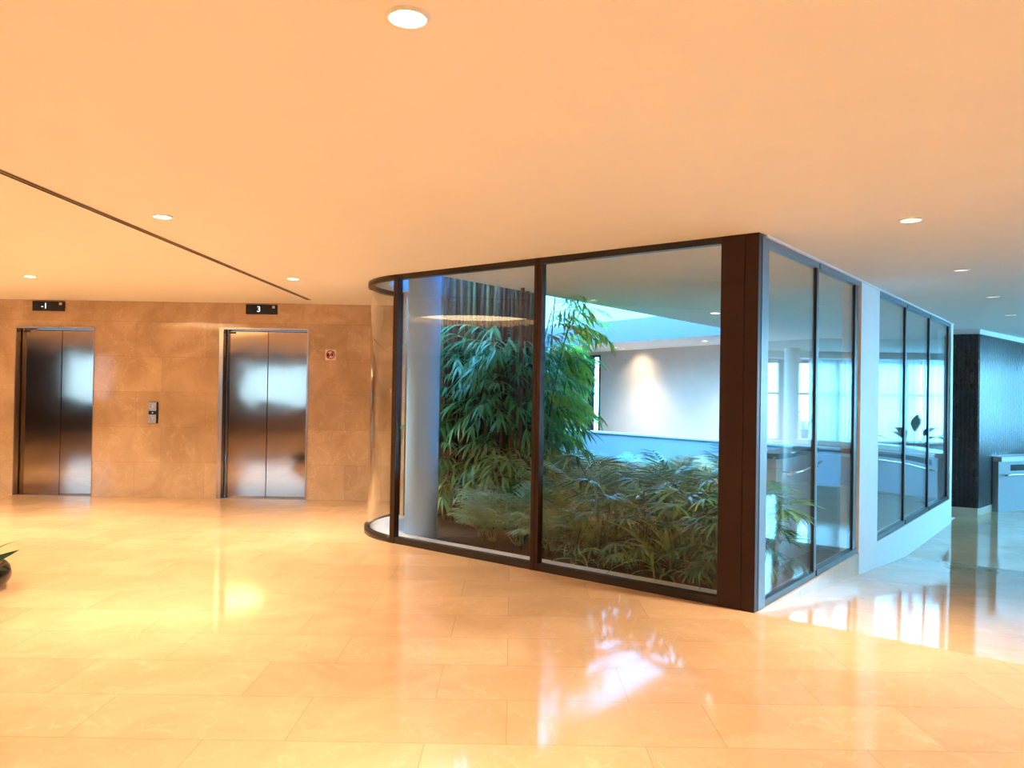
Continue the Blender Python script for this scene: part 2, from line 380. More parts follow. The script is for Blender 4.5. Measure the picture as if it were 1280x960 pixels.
display(-6.375, -5.955, 2.452, 2.580, '-1', -.05, 'black floor display showing -1 above the far left lift doors')
display(-3.545, -3.13, 2.452, 2.580, '3', -.035, 'black floor display showing 3 above the lift doors nearer the garden')

r = empty('call_panel', (-4.75, YE, 1.125)); tag(r, 'small silver lift call panel with black middle band on marble wall between the lifts', 'call panel')
MB().box(-4.81, -4.69, YE-.022, YE+.001, .985, 1.265).build('back_plate', M['black'], r, bevel=.002)
MB().box(-4.808, -4.705, YE-.028, YE-.021, 1.15, 1.262).build('face_plate', M['silver'], r)
MB().box(-4.808, -4.705, YE-.028, YE-.021, .988, 1.10).build('face_plate', M['silver'], r)
MB().box(-4.76, -4.75, YE-.024, YE-.020, 1.12, 1.13).build('indicator', M['digit'], r)
for z in (1.206, 1.044):
    b = MB()
    b.tube([(-4.757, YE-.027, z), (-4.757, YE-.034, z)], .02, 16); b.build('button', M['silver'], r)

r = empty('prohibition_sign', (-2.415, YE, 1.93)); tag(r, 'small square white and red prohibition sign on marble beside the second lift', 'sign')
MB().box(-2.485, -2.345, YE-.006, YE+.001, 1.862, 2.0).build('plate', M['signwhite'], r)
rg = MB(); cx, cz, ro, ri = -2.415, 1.931, .060, .046; vs = []; fs = []
for i in range(32):
    a = 2*PI*i/32
    for q, y in ((ro, YE-.009), (ri, YE-.009), (ro, YE-.005), (ri, YE-.005)): vs.append((cx+q*math.cos(a), y, cz+q*math.sin(a)))
for i in range(32):
    a, b_ = 4*i, 4*((i+1) % 32); fs += [(a, b_, b_+1, a+1), (a, a+2, b_+2, b_), (a+1, b_+1, b_+3, a+3)]
rg.add(vs, fs)
for off in (0.0,):
    d = Vector((.044, 0, .044)); n = Vector((.006, 0, -.006)); c0 = Vector((cx, YE-.0095, cz))
    rg.add([c0-d+n, c0+d+n, c0+d-n, c0-d-n], [(0, 1, 2, 3)])
rg.build('ring_and_bar', M['red'], r)
g = MB(); g.box(cx-.045, cx-.018, YE-.008, YE-.005, cz-.045, cz+.02); g.box(cx+.012, cx+.035, YE-.008, YE-.005, cz-.02, cz+.035); g.build('pictogram', M['black'], r)

# ------------------------------------------------------------------ glass enclosure: rounded corner and long front
GT = .030                                          # plane of the glass behind the frame face
def win(n, loc):
    r = empty('window_%d' % n, loc); r['kind'] = 'structure'; return r
def arcstrip(mbx, r0, r1, z0, z1, a0=0, a1=90, n=24):
    A = arc(r0, n, a0, a1); B = arc(r1, n, a0, a1); m = len(A)
    vs = [(p.x, p.y, z) for z in (z0, z1) for p in A] + [(p.x, p.y, z) for z in (z0, z1) for p in B]
    fs = []
    for i in range(m-1):
        fs += [(i, i+1, m+i+1, m+i), (2*m+i+1, 2*m+i, 3*m+i, 3*m+i+1), (m+i, m+i+1, 3*m+i+1, 3*m+i), (i+1, i, 2*m+i, 2*m+i+1)]
    fs += [(0, m, 3*m, 2*m), (m-1, 3*m-1+0, 4*m-1, 2*m-1)]
    mbx.add(vs, fs, True); return mbx
ZB, ZH = .062, H-.05
w = win(1, W3(SA-.6, .35, 0))
arcstrip(MB(), R-GT, R-GT-.016, ZB-.01, ZH+.01, 1, 89).build('pane', M['glass'], w)
arcstrip(MB(), R, R-.045, 0, ZB).build('bottom_rail', M['frame'], w)
arcstrip(MB(), R, R-.045, ZH, H).build('top_rail', M['frame'], w)
MB().wbox(SR, SR+.09, R, R+.08, 0, H).build('mullion', M['frame'], w)
w = win(2, W3(-2.7, 0, 0))
MB().wbox(-3.55, -1.885, GT, GT+.016, ZB-.01, ZH+.01).build('pane', M['glass'], w)
MB().wbox(-3.60, -1.9, 0, .06, 0, ZB).build('bottom_rail', M['frame'], w)
MB().wbox(-3.60, -1.9, 0, .06, ZH, H).build('top_rail', M['frame'], w)
MB().wbox(-3.605, -3.545, -.004, .06, 0, H).build('mullion', M['bronze'], w)
w = win(3, W3(-1.0, 0, 0))
MB().wbox(-1.845, -.26, GT, GT+.016, ZB-.01, ZH+.01).build('pane', M['glass'], w)
MB().wbox(-1.85, -.26, 0, .06, 0, ZB).build('bottom_rail', M['frame'], w)
MB().wbox(-1.85, -.26, 0, .06, ZH, H).build('top_rail', M['frame'], w)
m_ = MB(); m_.wbox(-1.908, -1.872, -.004, .06, 0, H); m_.wbox(-1.867, -1.832, -.004, .06, 0, H); m_.wbox(-1.9, -1.84, .004, .055, 0, H); m_.build('mullion', M['bronze'], w)
# corner post: two boards on the front, a grey-edged return on the side
mb = MB(); mb.wbox(-.27, -.098, -.006, .16, 0, H); mb.wbox(-.093, 0, -.006, .16, 0, H); mb.wbox(-.2, -.02, .0, .15, 0, H)
struct(mb.build('trim_1', M['bronze'], bevel=.002))
mb = MB(); mb.wbox(-.06, .004, .055, .185, 0, H); struct(mb.build('trim_2', M['greyframe']))
# pale curb inside the glass
mb = MB(); mb.wbox(SA, -.05, .065, .22, -.02, .05); arcstrip(mb, R-.06, R-.42, -.02, .05); struct(mb.build('trim_3', M['curb']))

# right hand side, along the ramp
def wwin(n, t0, t1, m0, m1):
    w = win(n, W3(0, (t0+t1)/2, 0))
    MB().wbox(-.034, -.020, t0, t1, .04, H-.05).build('pane', M['glass'], w)
    MB().wbox(-.06, 0, t0, t1, 0, .05).build('bottom_rail', M['frame'], w)
    MB().wbox(-.06, 0, t0, t1, H-.06, H-.015).build('top_rail', M['greyframe'], w)
    MB().wbox(-.042, -.008, m0, m1, .02, H-.03).build('mullion', M['frame'], w)
    MB().wbox(-.040, -.010, m1, m1+.025, .02, H-.03).build('mullion_edge', M['greyframe'], w)
wwin(4, .185, 1.36, 1.33, 1.37); wwin(5, 1.395, 2.64, 2.52, 2.61)
wwin(6, 3.38, 4.76, 4.73, 4.78); wwin(7, 4.805, 6.22, 6.19, 6.24); wwin(8, 6.265, 7.76, 7.66, 7.72)
mb = MB(); mb.wbox(-.16, .012, 2.66, 3.38, -.42, H); mb.wbox(-.16, .012, 7.76, 7.95, -.42, H); mb.wbox(-.14, .012, 3.38, 7.76, -.42, 0)
mb.wbox(-.12, .02, .10, 7.95, H-.016, H); struct(mb.build('wall_right', M['white']))
mb = MB(); mb.wbox(-.14, .016, 0.02, 2.66, -.30, -.001); struct(mb.build('baseboard_right', M['plinth']))
# low planter wall behind the first side panes
r = empty('planter_wall', W3(-.45, 2.1, 0)); tag(r, 'low grey planter wall with dark cap behind the side glass', 'low wall')
MB().wbox(-.55, -.40, 1.55, 2.64, -.02, .93).build('wall_body', M['greywall'], r)
MB().wbox(-.58, -.37, 1.52, 2.66, .93, .98).build('cap', M['flute'], r)
MB().tube([W3(-.30, 1.55, .80), W3(-.30, 2.0, .81), W3(-.31, 2.4, .83), W3(-.33, 2.62, .85)], .012, 8).build('rail', M['rail'], r)
for t in (1.7, 2.45): MB().tube([W3(-.30, t, .81), W3(-.42, t, .81)], .008, 6).build('bracket', M['rail'], r)

# ------------------------------------------------------------------ courtyard parapet, far corridor
mb = MB(); mb.seg(PA, PB, .19, .03, .60, .635); struct(mb.build('trim_7', M['white'])); mb = MB(); mb.seg(PA, PB, .16, 0, -.3, .60); struct(mb.build('wall_parapet', M['parapet']))
fn = Vector((-Fd.y, Fd.x)); fn = fn if fn.y > 0 else -fn
wa = FA + Fd*((2.13-FA.x)/Fd.x); wb = FA + Fd*((2.40-FA.x)/Fd.x)
mb = MB()
def fseg(p, q, z0, z1): mb.prism([p, q, q+fn*.2, p+fn*.2], z0, z1)
fseg(FA, wa, 0, H); fseg(wb, FB, 0, H); fseg(wa, wb, 0, .1); fseg(wa, wb, 2.52, H)
mb.seg(FB, Vector((8.6, 14.6)), .1, .1, LOW, H)
struct(mb.build('wall_far', M['beige']))
w = win(9, (wa.x, wa.y, .1))
MB().seg(wa+fn*.1, wb+fn*.1, .01, .01, .12, 2.5).build('pane', M['winglass'], w)
fr = MB()
for p, q in ((wa, wa+Fd*.07), (wb-Fd*.05, wb)): fr.prism([p-fn*.02, q-fn*.02, q+fn*.15, p+fn*.15], .1, 2.52)
fr.prism([wa-fn*.02, wb-fn*.02, wb+fn*.15, wa+fn*.15], 2.46, 2.52); fr.build('window_frame', M['frame'], w)

# round white column inside the left pane
mb = MB(); mb.lathe([(.165, -.3), (.165, H+.3)], W(-3.55, .37), 40); struct(mb.build('column_1', M['column_skytint']))

# ------------------------------------------------------------------ fluted dark wall on the lower level
F0 = Vector((7.02, 12.46)); F1 = Vector((7.42, 12.26)); F2 = Vector((13.35, 17.95))
mb = MB()
core = [F0, F1, F2, F2 + Vector((-.4, .6)), F0 + Vector((.55, .75))]
mb.prism(core, LOW+.12, 2.52)
def ribs(p, q, pitch):
    L_ = (q-p).length; n = int(L_/pitch); d = (q-p).normalized(); nn = Vector((d.y, -d.x))
    for i in range(n):
        c = p + d*((i+.5)*L_/n); r = L_/n*.46; vs = []
        for z in (LOW+.12, 2.50):
            for k in range(7):
                a = PI*k/6; e = c + d*(-r*math.cos(a)) + nn*(r*.38*math.sin(a)); vs.append((e.x, e.y, z))
        mb.add(vs, [(k, k+1, 7+k+1, 7+k) for k in range(6)] + [tuple(range(7))[::-1], tuple(range(7, 14))])
ribs(F0, F1, .056); ribs(F1, F2, .085)
struct(mb.build('wall_fluted', M['flute']))
mb = MB(); ctr = sum(core, Vector((0, 0)))/len(core)
mb.prism([p + (ctr-p).normalized()*-.01 for p in core], LOW-.05, LOW+.12); struct(mb.build('baseboard_fluted', M['plinth']))
mb = MB(); mb.prism([p + (ctr-p).normalized()*.05 for p in core], 2.52, H); struct(mb.build('trim_4', M['white']))

# ------------------------------------------------------------------ reception counter, curved
def smooth(pts, n=6):
    out = []
    for i in range(len(pts)-1):
        p0 = Vector(pts[max(i-1, 0)]); p1 = Vector(pts[i]); p2 = Vector(pts[i+1]); p3 = Vector(pts[min(i+2, len(pts)-1)])
        for k in range(n):
            t = k/n; out.append(.5*((2*p1) + (p2-p0)*t + (2*p0-5*p1+4*p2-p3)*t*t + (-p0+3*p1-3*p2+p3)*t**3))
    out.append(Vector(pts[-1])); return out
cpath = smooth([(8.02, 12.70), (8.7, 13.02), (9.5, 13.30), (10.3, 13.32), (11.1, 13.05), (11.9, 12.5)])
def off(path, d):
    out = []
    for i, p in enumerate(path):
        t = (path[min(i+1, len(path)-1)] - path[max(i-1, 0)]).normalized(); out.append(p + Vector((t.y, -t.x))*d)
    return out
def ribbon(mbx, d0, d1, z0, z1, path=None):
    path = path or cpath
    A, B = off(path, d0), off(path, d1); m = len(A)
    vs = [(p.x, p.y, z) for z in (z0, z1) for p in A] + [(p.x, p.y, z) for z in (z0, z1) for p in B]; fs = []
    for i in range(m-1):
        fs += [(i, i+1, m+i+1, m+i), (2*m+i+1, 2*m+i, 3*m+i, 3*m+i+1), (m+i, m+i+1, 3*m+i+1, 3*m+i), (i+1, i, 2*m+i, 2*m+i+1)]
    fs += [(0, m, 3*m, 2*m), (m-1, 3*m-1, 4*m-1, 2*m-1)]
    mbx.add(vs, fs); return mbx
r = empty('reception_counter', (9.9, 13.3, LOW)); tag(r, 'long curved pale reception counter with a front rail beside the fluted wall', 'counter')
ribbon(MB(), 0, -.30, LOW, .46).build('counter_front', M['counter'], r)
ribbon(MB(), .05, -.36, .46, .54).build('counter_top', M['countertop'], r)
sl = [p for i, p in enumerate(cpath) if i >= 3]
ribbon(MB(), .006, -.01, .30, .40, sl).build('slot', M['black'], r)
rp = [Vector((p.x, p.y, .245)) for p in off(cpath[1:], .09)]
MB().tube(rp, .018, 8).build('rail', M['rail'], r)
for i in range(2, len(cpath)-1, 5):
    a = off(cpath, .0)[i]; b_ = off(cpath, .09)[i]; MB().tube([(a.x, a.y, .225), (b_.x, b_.y, .245)], .012, 6).build('rail_bracket', M['black'], r)

# ------------------------------------------------------------------ far right window wall (seen at the edge and mirrored in the side glass)
wn = Vector((-WRd.y, WRd.x)); wn = wn if wn.x > 0 else -wn       # outward
def wr(y, o=0): return wr_at(y) + wn*o
mb = MB()
for z0, z1 in ((LOW-.1, .32), (2.42, H)): mb.seg(WK, wr(19.2), .1, .1, z0, z1)
mb.seg(WG, WK, .1, .1, LOW-.1, .55); mb.seg(WG, WK, .1, .1, 2.5, H); mb.seg(WS, WG, .1, .1, LOW-.4, H); mb.seg(wr(18.9), wr(25.6), .1, .1, LOW, H)
struct(mb.build('wall_side', M['white']))
bays = [(12.05, 12.6), (12.6, 14.0), (14.0, 15.4), (15.4, 17.1), (17.1, 18.9)]
for i, (a, b_) in enumerate(bays):
    w = win(10+i, (*wr(a), .32))
    MB().seg(wr(a), wr(b_), .008, .008, .32, 2.42).build('pane', M['winglass'], w)
    f = MB(); f.seg(wr(a), wr(a+.08), .07, .07, .32, 2.42); f.seg(wr(b_-.06), wr(b_), .07, .07, .32, 2.42)
    f.seg(wr(a), wr(b_), .05, .05, 1.52, 1.58); f.seg(wr(a), wr(b_), .07, .07, .32, .38); f.seg(wr(a), wr(b_), .07, .07, 2.34, 2.42)
    f.build('window_frame', M['frame'], w)
mb = MB(); mb.seg(wr(12.2), wr(18.9), .9, -.12, 2.44, H-.002)
struct(mb.build('trim_5', M['ceiling']))
w = win(16, (*WG, .55))  # unseen bay, added with the wall bent inward to bring in more daylight
MB().seg(WG, WK, .008, .008, .55, 2.5).build('pane', M['winglass'], w)
f = MB(); gd = (WK-WG)/4
for k in range(5): f.seg(WG+gd*k-gd*.01, WG+gd*k+gd*.01, .05, .05, .55, 2.5)
f.build('window_frame', M['frame'], w)
# blinds over the upper half of two bays
for a, b_, lab in ((12.6, 14.0, 'pale slatted blind lowered over the window nearest the column'), (14.0, 14.6, 'pale slatted blind lowered over the window beside the sheer curtain')):
    m_ = MB()
    for k in range(18):
        z = 2.33 - k*.042; p = wr(a+.12, -.10); q = wr(b_-.12, -.10); e = wn*.014
        m_.add([(p.x-e.x, p.y-e.y, z-.008), (q.x-e.x, q.y-e.y, z-.008), (q.x+e.x, q.y+e.y, z+.008), (p.x+e.x, p.y+e.y, z+.008)], [(0, 1, 2, 3)])
    rt = empty('window_blind', (*wr((a+b_)/2, -.1), 1.6)); tag(rt, lab, 'blind', 'slatted window blinds'); m_.build('slats', M['white'], rt)
    MB().seg(wr(a+.1, -.10), wr(b_-.1, -.10), .025, .025, 2.35, 2.41).build('head_rail', M['white'], rt)
# sheer curtains
clabs = ['sheer white curtain at the end beside the slatted blind', 'sheer white curtain in the middle of the window run', 'sheer white curtain at the end beside the fluted wall']
for i, (a, b_) in enumerate(((14.62, 16.0), (16.05, 17.4), (17.45, 18.85))):
    n = 90; m_ = MB(); vs = []
    for z in (.36, 2.43):
        for k in range(n+1):
            y = a + (b_-a)*k/n; p = wr(y, -.24 + .05*math.sin(k*.62+i) + .015*math.sin(k*1.7)); vs.append((p.x, p.y, z))
    m_.add(vs, [(k, k+1, n+1+k+1, n+1+k) for k in range(n)], True)
    rt = empty('sheer_curtain', (*wr((a+b_)/2, -.24), .36)); tag(rt, clabs[i], 'curtain', 'sheer curtains'); m_.build('curtain_cloth', M['sheer'], rt)
mb = MB(); mb.lathe([(.17, LOW), (.17, H)], (12.85, 13.1), 32); struct(mb.build('column_2', M['white']))

# ------------------------------------------------------------------ ceiling fittings
LG = 'recessed ceiling downlights'
def downlight(x, y, label, lens, power, color, rad=.056, z=H, spread=1.95, group=LG):
    r = empty('downlight', (x, y, z)); tag(r, label, 'downlight', group)
    MB().lathe([(rad, z-.001), (rad, z-.010), (rad+.009, z-.008), (rad+.012, z+.002)], (x, y), 32).build('trim_ring', M['trimwhite'], r)
    n = 24; d = MB(); d.add([(x+rad*math.cos(2*PI*k/n), y+rad*math.sin(2*PI*k/n), z-.004) for k in range(n)], [tuple(range(n))[::-1]]); d.build('lens', lens, r)
    if power:
        l = bpy.data.lights.new('lamp', 'AREA'); l.shape = 'DISK'; l.size = rad*1.6; l.energy = power; l.color = color; l.spread = spread
        o = bpy.data.objects.new('lamp', l); col.objects.link(o); o.parent = r; o.location = (0, 0, -.02)
    return r
WARM = (1, .79, .53)
PW = 32
vis = [(-.33, 2.30, 'round lit downlight nearest the viewer at the top of the ceiling'), (-2.32, 5.07, 'round lit downlight beside the dark ceiling slot, well in front of the lifts'),
       (-5.02, 8.0, 'small lit downlight on ceiling before the far left lift'), (-2.25, 7.87, 'small lit downlight on ceiling before the lift nearer the glass garden'),
       (2.48, 4.82, 'round lit downlight on ceiling right of the dark corner post')]
for x, y, lab in vis: downlight(x, y, lab, M['lens'], PW, WARM)
for x, y in ((-8.0, 8.0), (-10.5, 8.0), (-8.5, 2.3), (-5.2, 1.6), (-2.7, -1.5), (.6, -1.6), (3.2, 1.3), (-11.5, 4.5), (-6.2, -2.4), (-10, -1.5)):
    downlight(x, y, 'round lit downlight in the lobby ceiling beyond the edge of view', M['lens'], PW, WARM, group='lobby downlights beyond the view')
for i, (x, y) in enumerate(((3.87, 6.67), (5.21, 8.38), (6.56, 10.17))):
    downlight(x, y, ['faint unlit downlight over the ramp nearest the white pier', 'second faint downlight along the ramp ceiling', 'third and farthest faint downlight along the ramp ceiling'][i], M['lensdim'], 0, WARM, .055)
for x, y, lab in ((2.75, 10.5, 'small downlight in the soffit seen through the glass beside the corner post'), (2.51, 18.72, 'small downlight over the far corridor nearer the narrow window'), (3.98, 16.0, 'small downlight over the far corridor nearer the corner post')):
    downlight(x, y, lab, M['lenscool'], 16 if y > 12 else 20, (1, .84, .66), .06)
# wall washer on the far beige wall
p = FA + Fd*((3.27-FA.x)/Fd.x) - fn*.60
r = downlight(p.x, p.y, 'tiny spotlight washing the far beige corridor wall', M['lenscool'], 0, WARM, .05)
l = bpy.data.lights.new('wall_wash', 'SPOT'); l.energy = 34; l.color = (1, .74, .46); l.spot_size = math.radians(115); l.spot_blend = 1; l.shadow_soft_size = .04
o = bpy.data.objects.new('wall_wash', l); col.objects.link(o); o.parent = r; o.location = (0, 0, -.03)
o.rotation_euler = (Vector((fn.x*.6, fn.y*.6, -1.0))).to_track_quat('-Z', 'Y').to_euler()
# dark twin-slot air diffuser
a = Vector((-2.86, -2.2)); b_ = Vector((-2.575, 9.72)); dd = (b_-a).normalized(); dn = Vector((-dd.y, dd.x))
r = empty('slot_diffuser', (-2.72, 3.7, H)); tag(r, 'long dark twin slot air diffuser running across the ceiling to the lift wall', 'air vent')
MB().prism([a+dn*.024, a-dn*.024, b_-dn*.024, b_+dn*.024], H-.004, H+.0005).build('cover', M['tan'], r)
for k in (-1, 1):
    MB().prism([a+dn*(.015*k+.0085), a+dn*(.015*k-.0085), b_+dn*(.015*k-.0085), b_+dn*(.015*k+.0085)], H-.007, H-.003).build('slot', M['black'], r)
# round recessed light (out of frame at the left, mirrored in the glass front)
r = empty('ceiling_cove_light', (CC.x, CC.y, H)); tag(r, 'large round recessed ceiling light mirrored as a glowing disc in the glass front', 'ceiling light')
MB().lathe([(CR, H-.004), (CR, H+.10)], CC, 64).build('side_wall', M['tan'], r)
d = MB(); d.add([(CC.x+CR*math.cos(2*PI*k/64), CC.y+CR*math.sin(2*PI*k/64), H+.10) for k in range(64)], [tuple(range(64))[::-1]]); d.build('luminous_panel', M['cove'], r)
MB().lathe([(CR, H+.002), (CR, H-.006), (CR+.03, H-.006), (CR+.03, H+.002)], CC, 64).build('rim', M['trimwhite'], r)

# ------------------------------------------------------------------ plants
def blade(m_, base, d, up, L_, Wd, droop=.5, n=4, fold=.25, peak=.35):
    d = Vector(d).normalized(); side = d.cross(Vector(up)); side = side.normalized() if side.length > 1e-4 else Vector((1, 0, 0))
    p = Vector(base); vs = []; fs = []
    for i in range(n+1):
        u = i/n
        wv = Wd*.5*((u/peak)**.6 if u < peak else max(0, (1-u)/(1-peak))**.8)
        if i == 0: wv = Wd*.08
        nrm = side.cross(d)
        vs += [p - side*wv + nrm*wv*fold, p.copy(), p + side*wv + nrm*wv*fold]
        d = (d + Vector((0, 0, -droop/n))).normalized(); p = p + d*(L_/n)
    for i in range(n):
        b = 3*i; fs += [(b, b+1, b+4, b+3), (b+1, b+2, b+5, b+4)]
    m_.add(vs, fs, True)
def rv(a, b): return random.uniform(a, b)
def hide(o): bpy.data.objects.remove(o)
protos = []
def proto(m_, name, mat):
    o = m_.build(name, mat, None, (0, 0, 0)); protos.append(o); return o

# bamboo leaf sprays: a drooping twig with fans of lance leaves (local: grows along +X)
def spray(seed, mat, nl=10, L_=.21):
    random.seed(seed); m_ = MB(); pts = [Vector((0, 0, 0))]; d = Vector((1, 0, .35)).normalized()
    for i in range(6): pts.append(pts[-1] + d*.085); d = (d + Vector((0, rv(-.1, .1), -.17))).normalized()
    m_.tube(pts, [.004, .004, .0035, .003, .003, .002, .002], 4)
    for i in range(nl):
        u = .25 + .75*i/(nl-1); k = min(5, int(u*6)); p = pts[k].lerp(pts[k+1], u*6-k if k < 5 else min(1, u*6-5)); t = (pts[k+1]-pts[k]).normalized()
        sgn = 1 if i % 2 else -1; a = rv(.3, 1.25) * sgn
        dr = (t*math.cos(a) + Vector((0, 1, 0))*math.sin(a) + Vector((0, 0, rv(-.25, .25)))).normalized()
        blade(m_, p, dr, (0, 0, 1), L_*rv(.7, 1.15), L_*.15, rv(.6, 1.3), 4, .22)
    for a in (-.5, 0, .5): blade(m_, pts[-1], (d + Vector((0, a, .1))), (0, 0, 1), L_*rv(.9, 1.1), L_*.15, .8, 4, .22)
    return proto(m_, 'leaf_spray', mat)
sprays = [spray(i, M['bamleaf']) for i in range(5)]
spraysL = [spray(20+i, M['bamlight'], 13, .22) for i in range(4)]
def bamboo(x, y, h, lean, rad, nsp, zlo, zhi, label, group, lib, mat, azr=None, arch=0, spl=(.75, 1.5)):
    r = empty('bamboo', (x, y, -.02)); tag(r, label, 'bamboo', group)
    pts = []; rr = []; n = 14
    az = rv(0, 2*PI); lx, ly = (lean*math.cos(az), lean*math.sin(az)) if not isinstance(lean, tuple) else lean
    for i in range(n+1):
        u = i/n; pts.append(Vector((x + lx*u**2, y + ly*u**2, -.02 + h*(u - arch*u**3)))); rr.append(rad*(1-.6*u))
    m_ = MB(); m_.tube(pts, rr, 7)
    for i in range(1, n*2):   # node rings
        u = i/(n*2); k = int(u*n); p = pts[k].lerp(pts[min(k+1, n)], u*n-k); q = rad*(1-.6*u)
        m_.tube([p-Vector((0, 0, .006)), p+Vector((0, 0, .006))], q*1.18, 7)
    m_.build('culm', mat, r)
    for i in range(nsp):
        z = rv(zlo, zhi); u = min(.98, z/h) if not arch else rv(.45, 1); k = min(n-1, int(u*n)); p = pts[k].lerp(pts[k+1], u*n-k)
        a = rv(*(azr or (0, 2*PI)))
        copy_part(random.choice(lib), r, (p.x-x, p.y-y, p.z+.02), (rv(-.3, .3), rv(-.35, .25), a), rv(*spl))
    return r
random.seed(11)
BG = 'dark bamboo culms of the dense clump'
spots = []
tries = 0
while len(spots) < 78 and tries < 6000:       # clump fills the strip beneath the opening
    tries += 1
    s = rv(-4.40, -3.1); t = rv(1.35, 4.6)
    p = W(s, t)
    ang = (p.x - 0)/p.y
    if ang < -.095 or ang > .035: continue
    if p.y > YE-.1 and p.x < .05: continue
    if W(s, t) is None or s < SR + .22 and t < TR + .2: continue
    if any((p-q).length < .10 for q in spots): continue
    spots.append(p)
spots.sort(key=lambda p: p.y)
for i, p in enumerate(spots):
    front = i < 34 or p.x > -.25
    bamboo(p.x, p.y, rv(5.2, 7), rv(0, .25), rv(.022, .042), 5 if front else 1, .35, 2.12, 'tall dark bamboo culm standing in the dense clump behind the left pane', BG, sprays,
           M['culm'] if random.random() < .8 else M['culmgreen'], (PI*.9, PI*2.1))
random.seed(23)
for i in range(9):      # arching culms to the right, lit from the opening
    yy = rv(8.6, 10.4); p = Vector((yy*rv(.018, .045), yy))
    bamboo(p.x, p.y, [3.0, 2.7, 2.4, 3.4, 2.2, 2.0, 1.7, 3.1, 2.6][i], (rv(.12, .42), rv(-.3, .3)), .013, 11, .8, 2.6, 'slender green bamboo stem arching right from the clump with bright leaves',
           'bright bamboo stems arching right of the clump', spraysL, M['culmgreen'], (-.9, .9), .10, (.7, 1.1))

# feathery palm fronds (local: rise from origin, arch towards +X)
def frond(seed, mat, L_=.8, nl=20, ll=.20, wid=.017, up0=.12, up1=1.42):
    random.seed(seed); m_ = MB(); pts = [Vector((0, 0, 0))]; n = 12; tang = []
    for i in range(n):
        a = up0 + (up1-up0)*(i/n)**1.2; d = Vector((math.sin(a), 0, math.cos(a))); tang.append(d); pts.append(pts[-1] + d*L_/n)
    tang.append(tang[-1]); m_.tube(pts, [.006*(1-.75*i/n) for i in range(n+1)], 4)
    for i in range(nl):
        u = .28 + .72*(i+.5)/nl; k = min(n-1, int(u*n)); p = pts[k].lerp(pts[k+1], u*n-k); t = tang[k]
        l = ll*(.45 + .85*math.sin(PI*min(1, (u-.2)/.8*.85+.12)))
        nr = t.cross(Vector((0, 1, 0)))
        for sg in (-1, 1):
            d = t*rv(.55, .8) + Vector((0, sg, 0))*rv(.7, .95) - nr*rv(.0, .35)
            blade(m_, p, d, -nr, l*rv(.9, 1.2), wid, rv(.05, .4), 3, .3)
    return proto(m_, 'frond', mat)
fr_a = [frond(40+i, M['palm'], rv(.7, .9)) for i in range(4)]
fr_b = [frond(50+i, M['palmgold'], rv(.6, .8)) for i in range(3)]
fr_c = [frond(60+i, M['palmbronze'], rv(.6, .75)) for i in range(2)]
def palm(x, y, size, n, libs, label, group, name='feather_palm', tilt=.35, low=0):
    r = empty(name, (x, y, -.02)); tag(r, label, 'palm plant', group)
    m_ = MB()
    for k in range(3): m_.tube([(x+rv(-.03, .03), y+rv(-.03, .03), -.02), (x+rv(-.04, .04), y+rv(-.04, .04), .14*size)], [.012, .008], 6)
    m_.build('stem', M['twig'], r); a0 = rv(0, 6.3)
    for k in range(n):
        copy_part(random.choice(random.choice(libs)), r, (rv(-.04, .04), rv(-.04, .04), .05), (rv(-.2, .2), rv(-tilt, .25), a0 + 2*PI*k/n + rv(-.3, .3)), size*rv(.75, 1.1))
    if low:
        for k in range(low):
            copy_part(random.choice(random.choice(libs)), r, (rv(-.05, .05), rv(-.05, .05), .06), (rv(-.2, .2), rv(.2, .5), a0 + 2*PI*k/low + rv(-.3, .3)), size*rv(.65, .85))
    return r
# lady palm fans
def fan(seed, mat, hgt=.4, nb=8, bl=.26, bw=.030):
    random.seed(seed); m_ = MB(); a = rv(.15, .5); tip = Vector((math.sin(a)*hgt, 0, math.cos(a)*hgt))
    m_.tube([(0, 0, 0), tip*.5 + Vector((-.01, 0, .01)), tip], [.005, .004, .003], 4)
    f = Vector((1, 0, .45)).normalized(); sd = Vector((0, 1, 0))
    for i in range(nb):
        g = -1.25 + 2.5*i/(nb-1) + rv(-.08, .08); d = f*math.cos(g) + sd*math.sin(g)
        blade(m_, tip, d, (-.4, 0, 1), bl*rv(.8, 1.1), bw, rv(.5, 1.1), 4, .25, .45)
    return proto(m_, 'fan_leaf', mat)
fans = [fan(70+i, M['rhapis'], .32+.07*i) for i in range(4)]
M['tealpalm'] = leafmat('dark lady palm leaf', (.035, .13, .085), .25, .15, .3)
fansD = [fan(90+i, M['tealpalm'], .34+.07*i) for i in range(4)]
def strap(seed, mat, L_=.62):
    random.seed(seed); m_ = MB()
    for k in range(4): blade(m_, (0, 0, 0), (rv(.25, .8), rv(-.4, .4), 1), (-1, 0, .3), L_*rv(.7, 1.1), .034, rv(.8, 1.6), 7, .3, .4)
    return proto(m_, 'strap_leaf', mat)
M['strap'] = leafmat('strap leaf', (.19, .40, .12), .3, .3, .3)
straps = [strap(80+i, M['strap']) for i in range(3)]
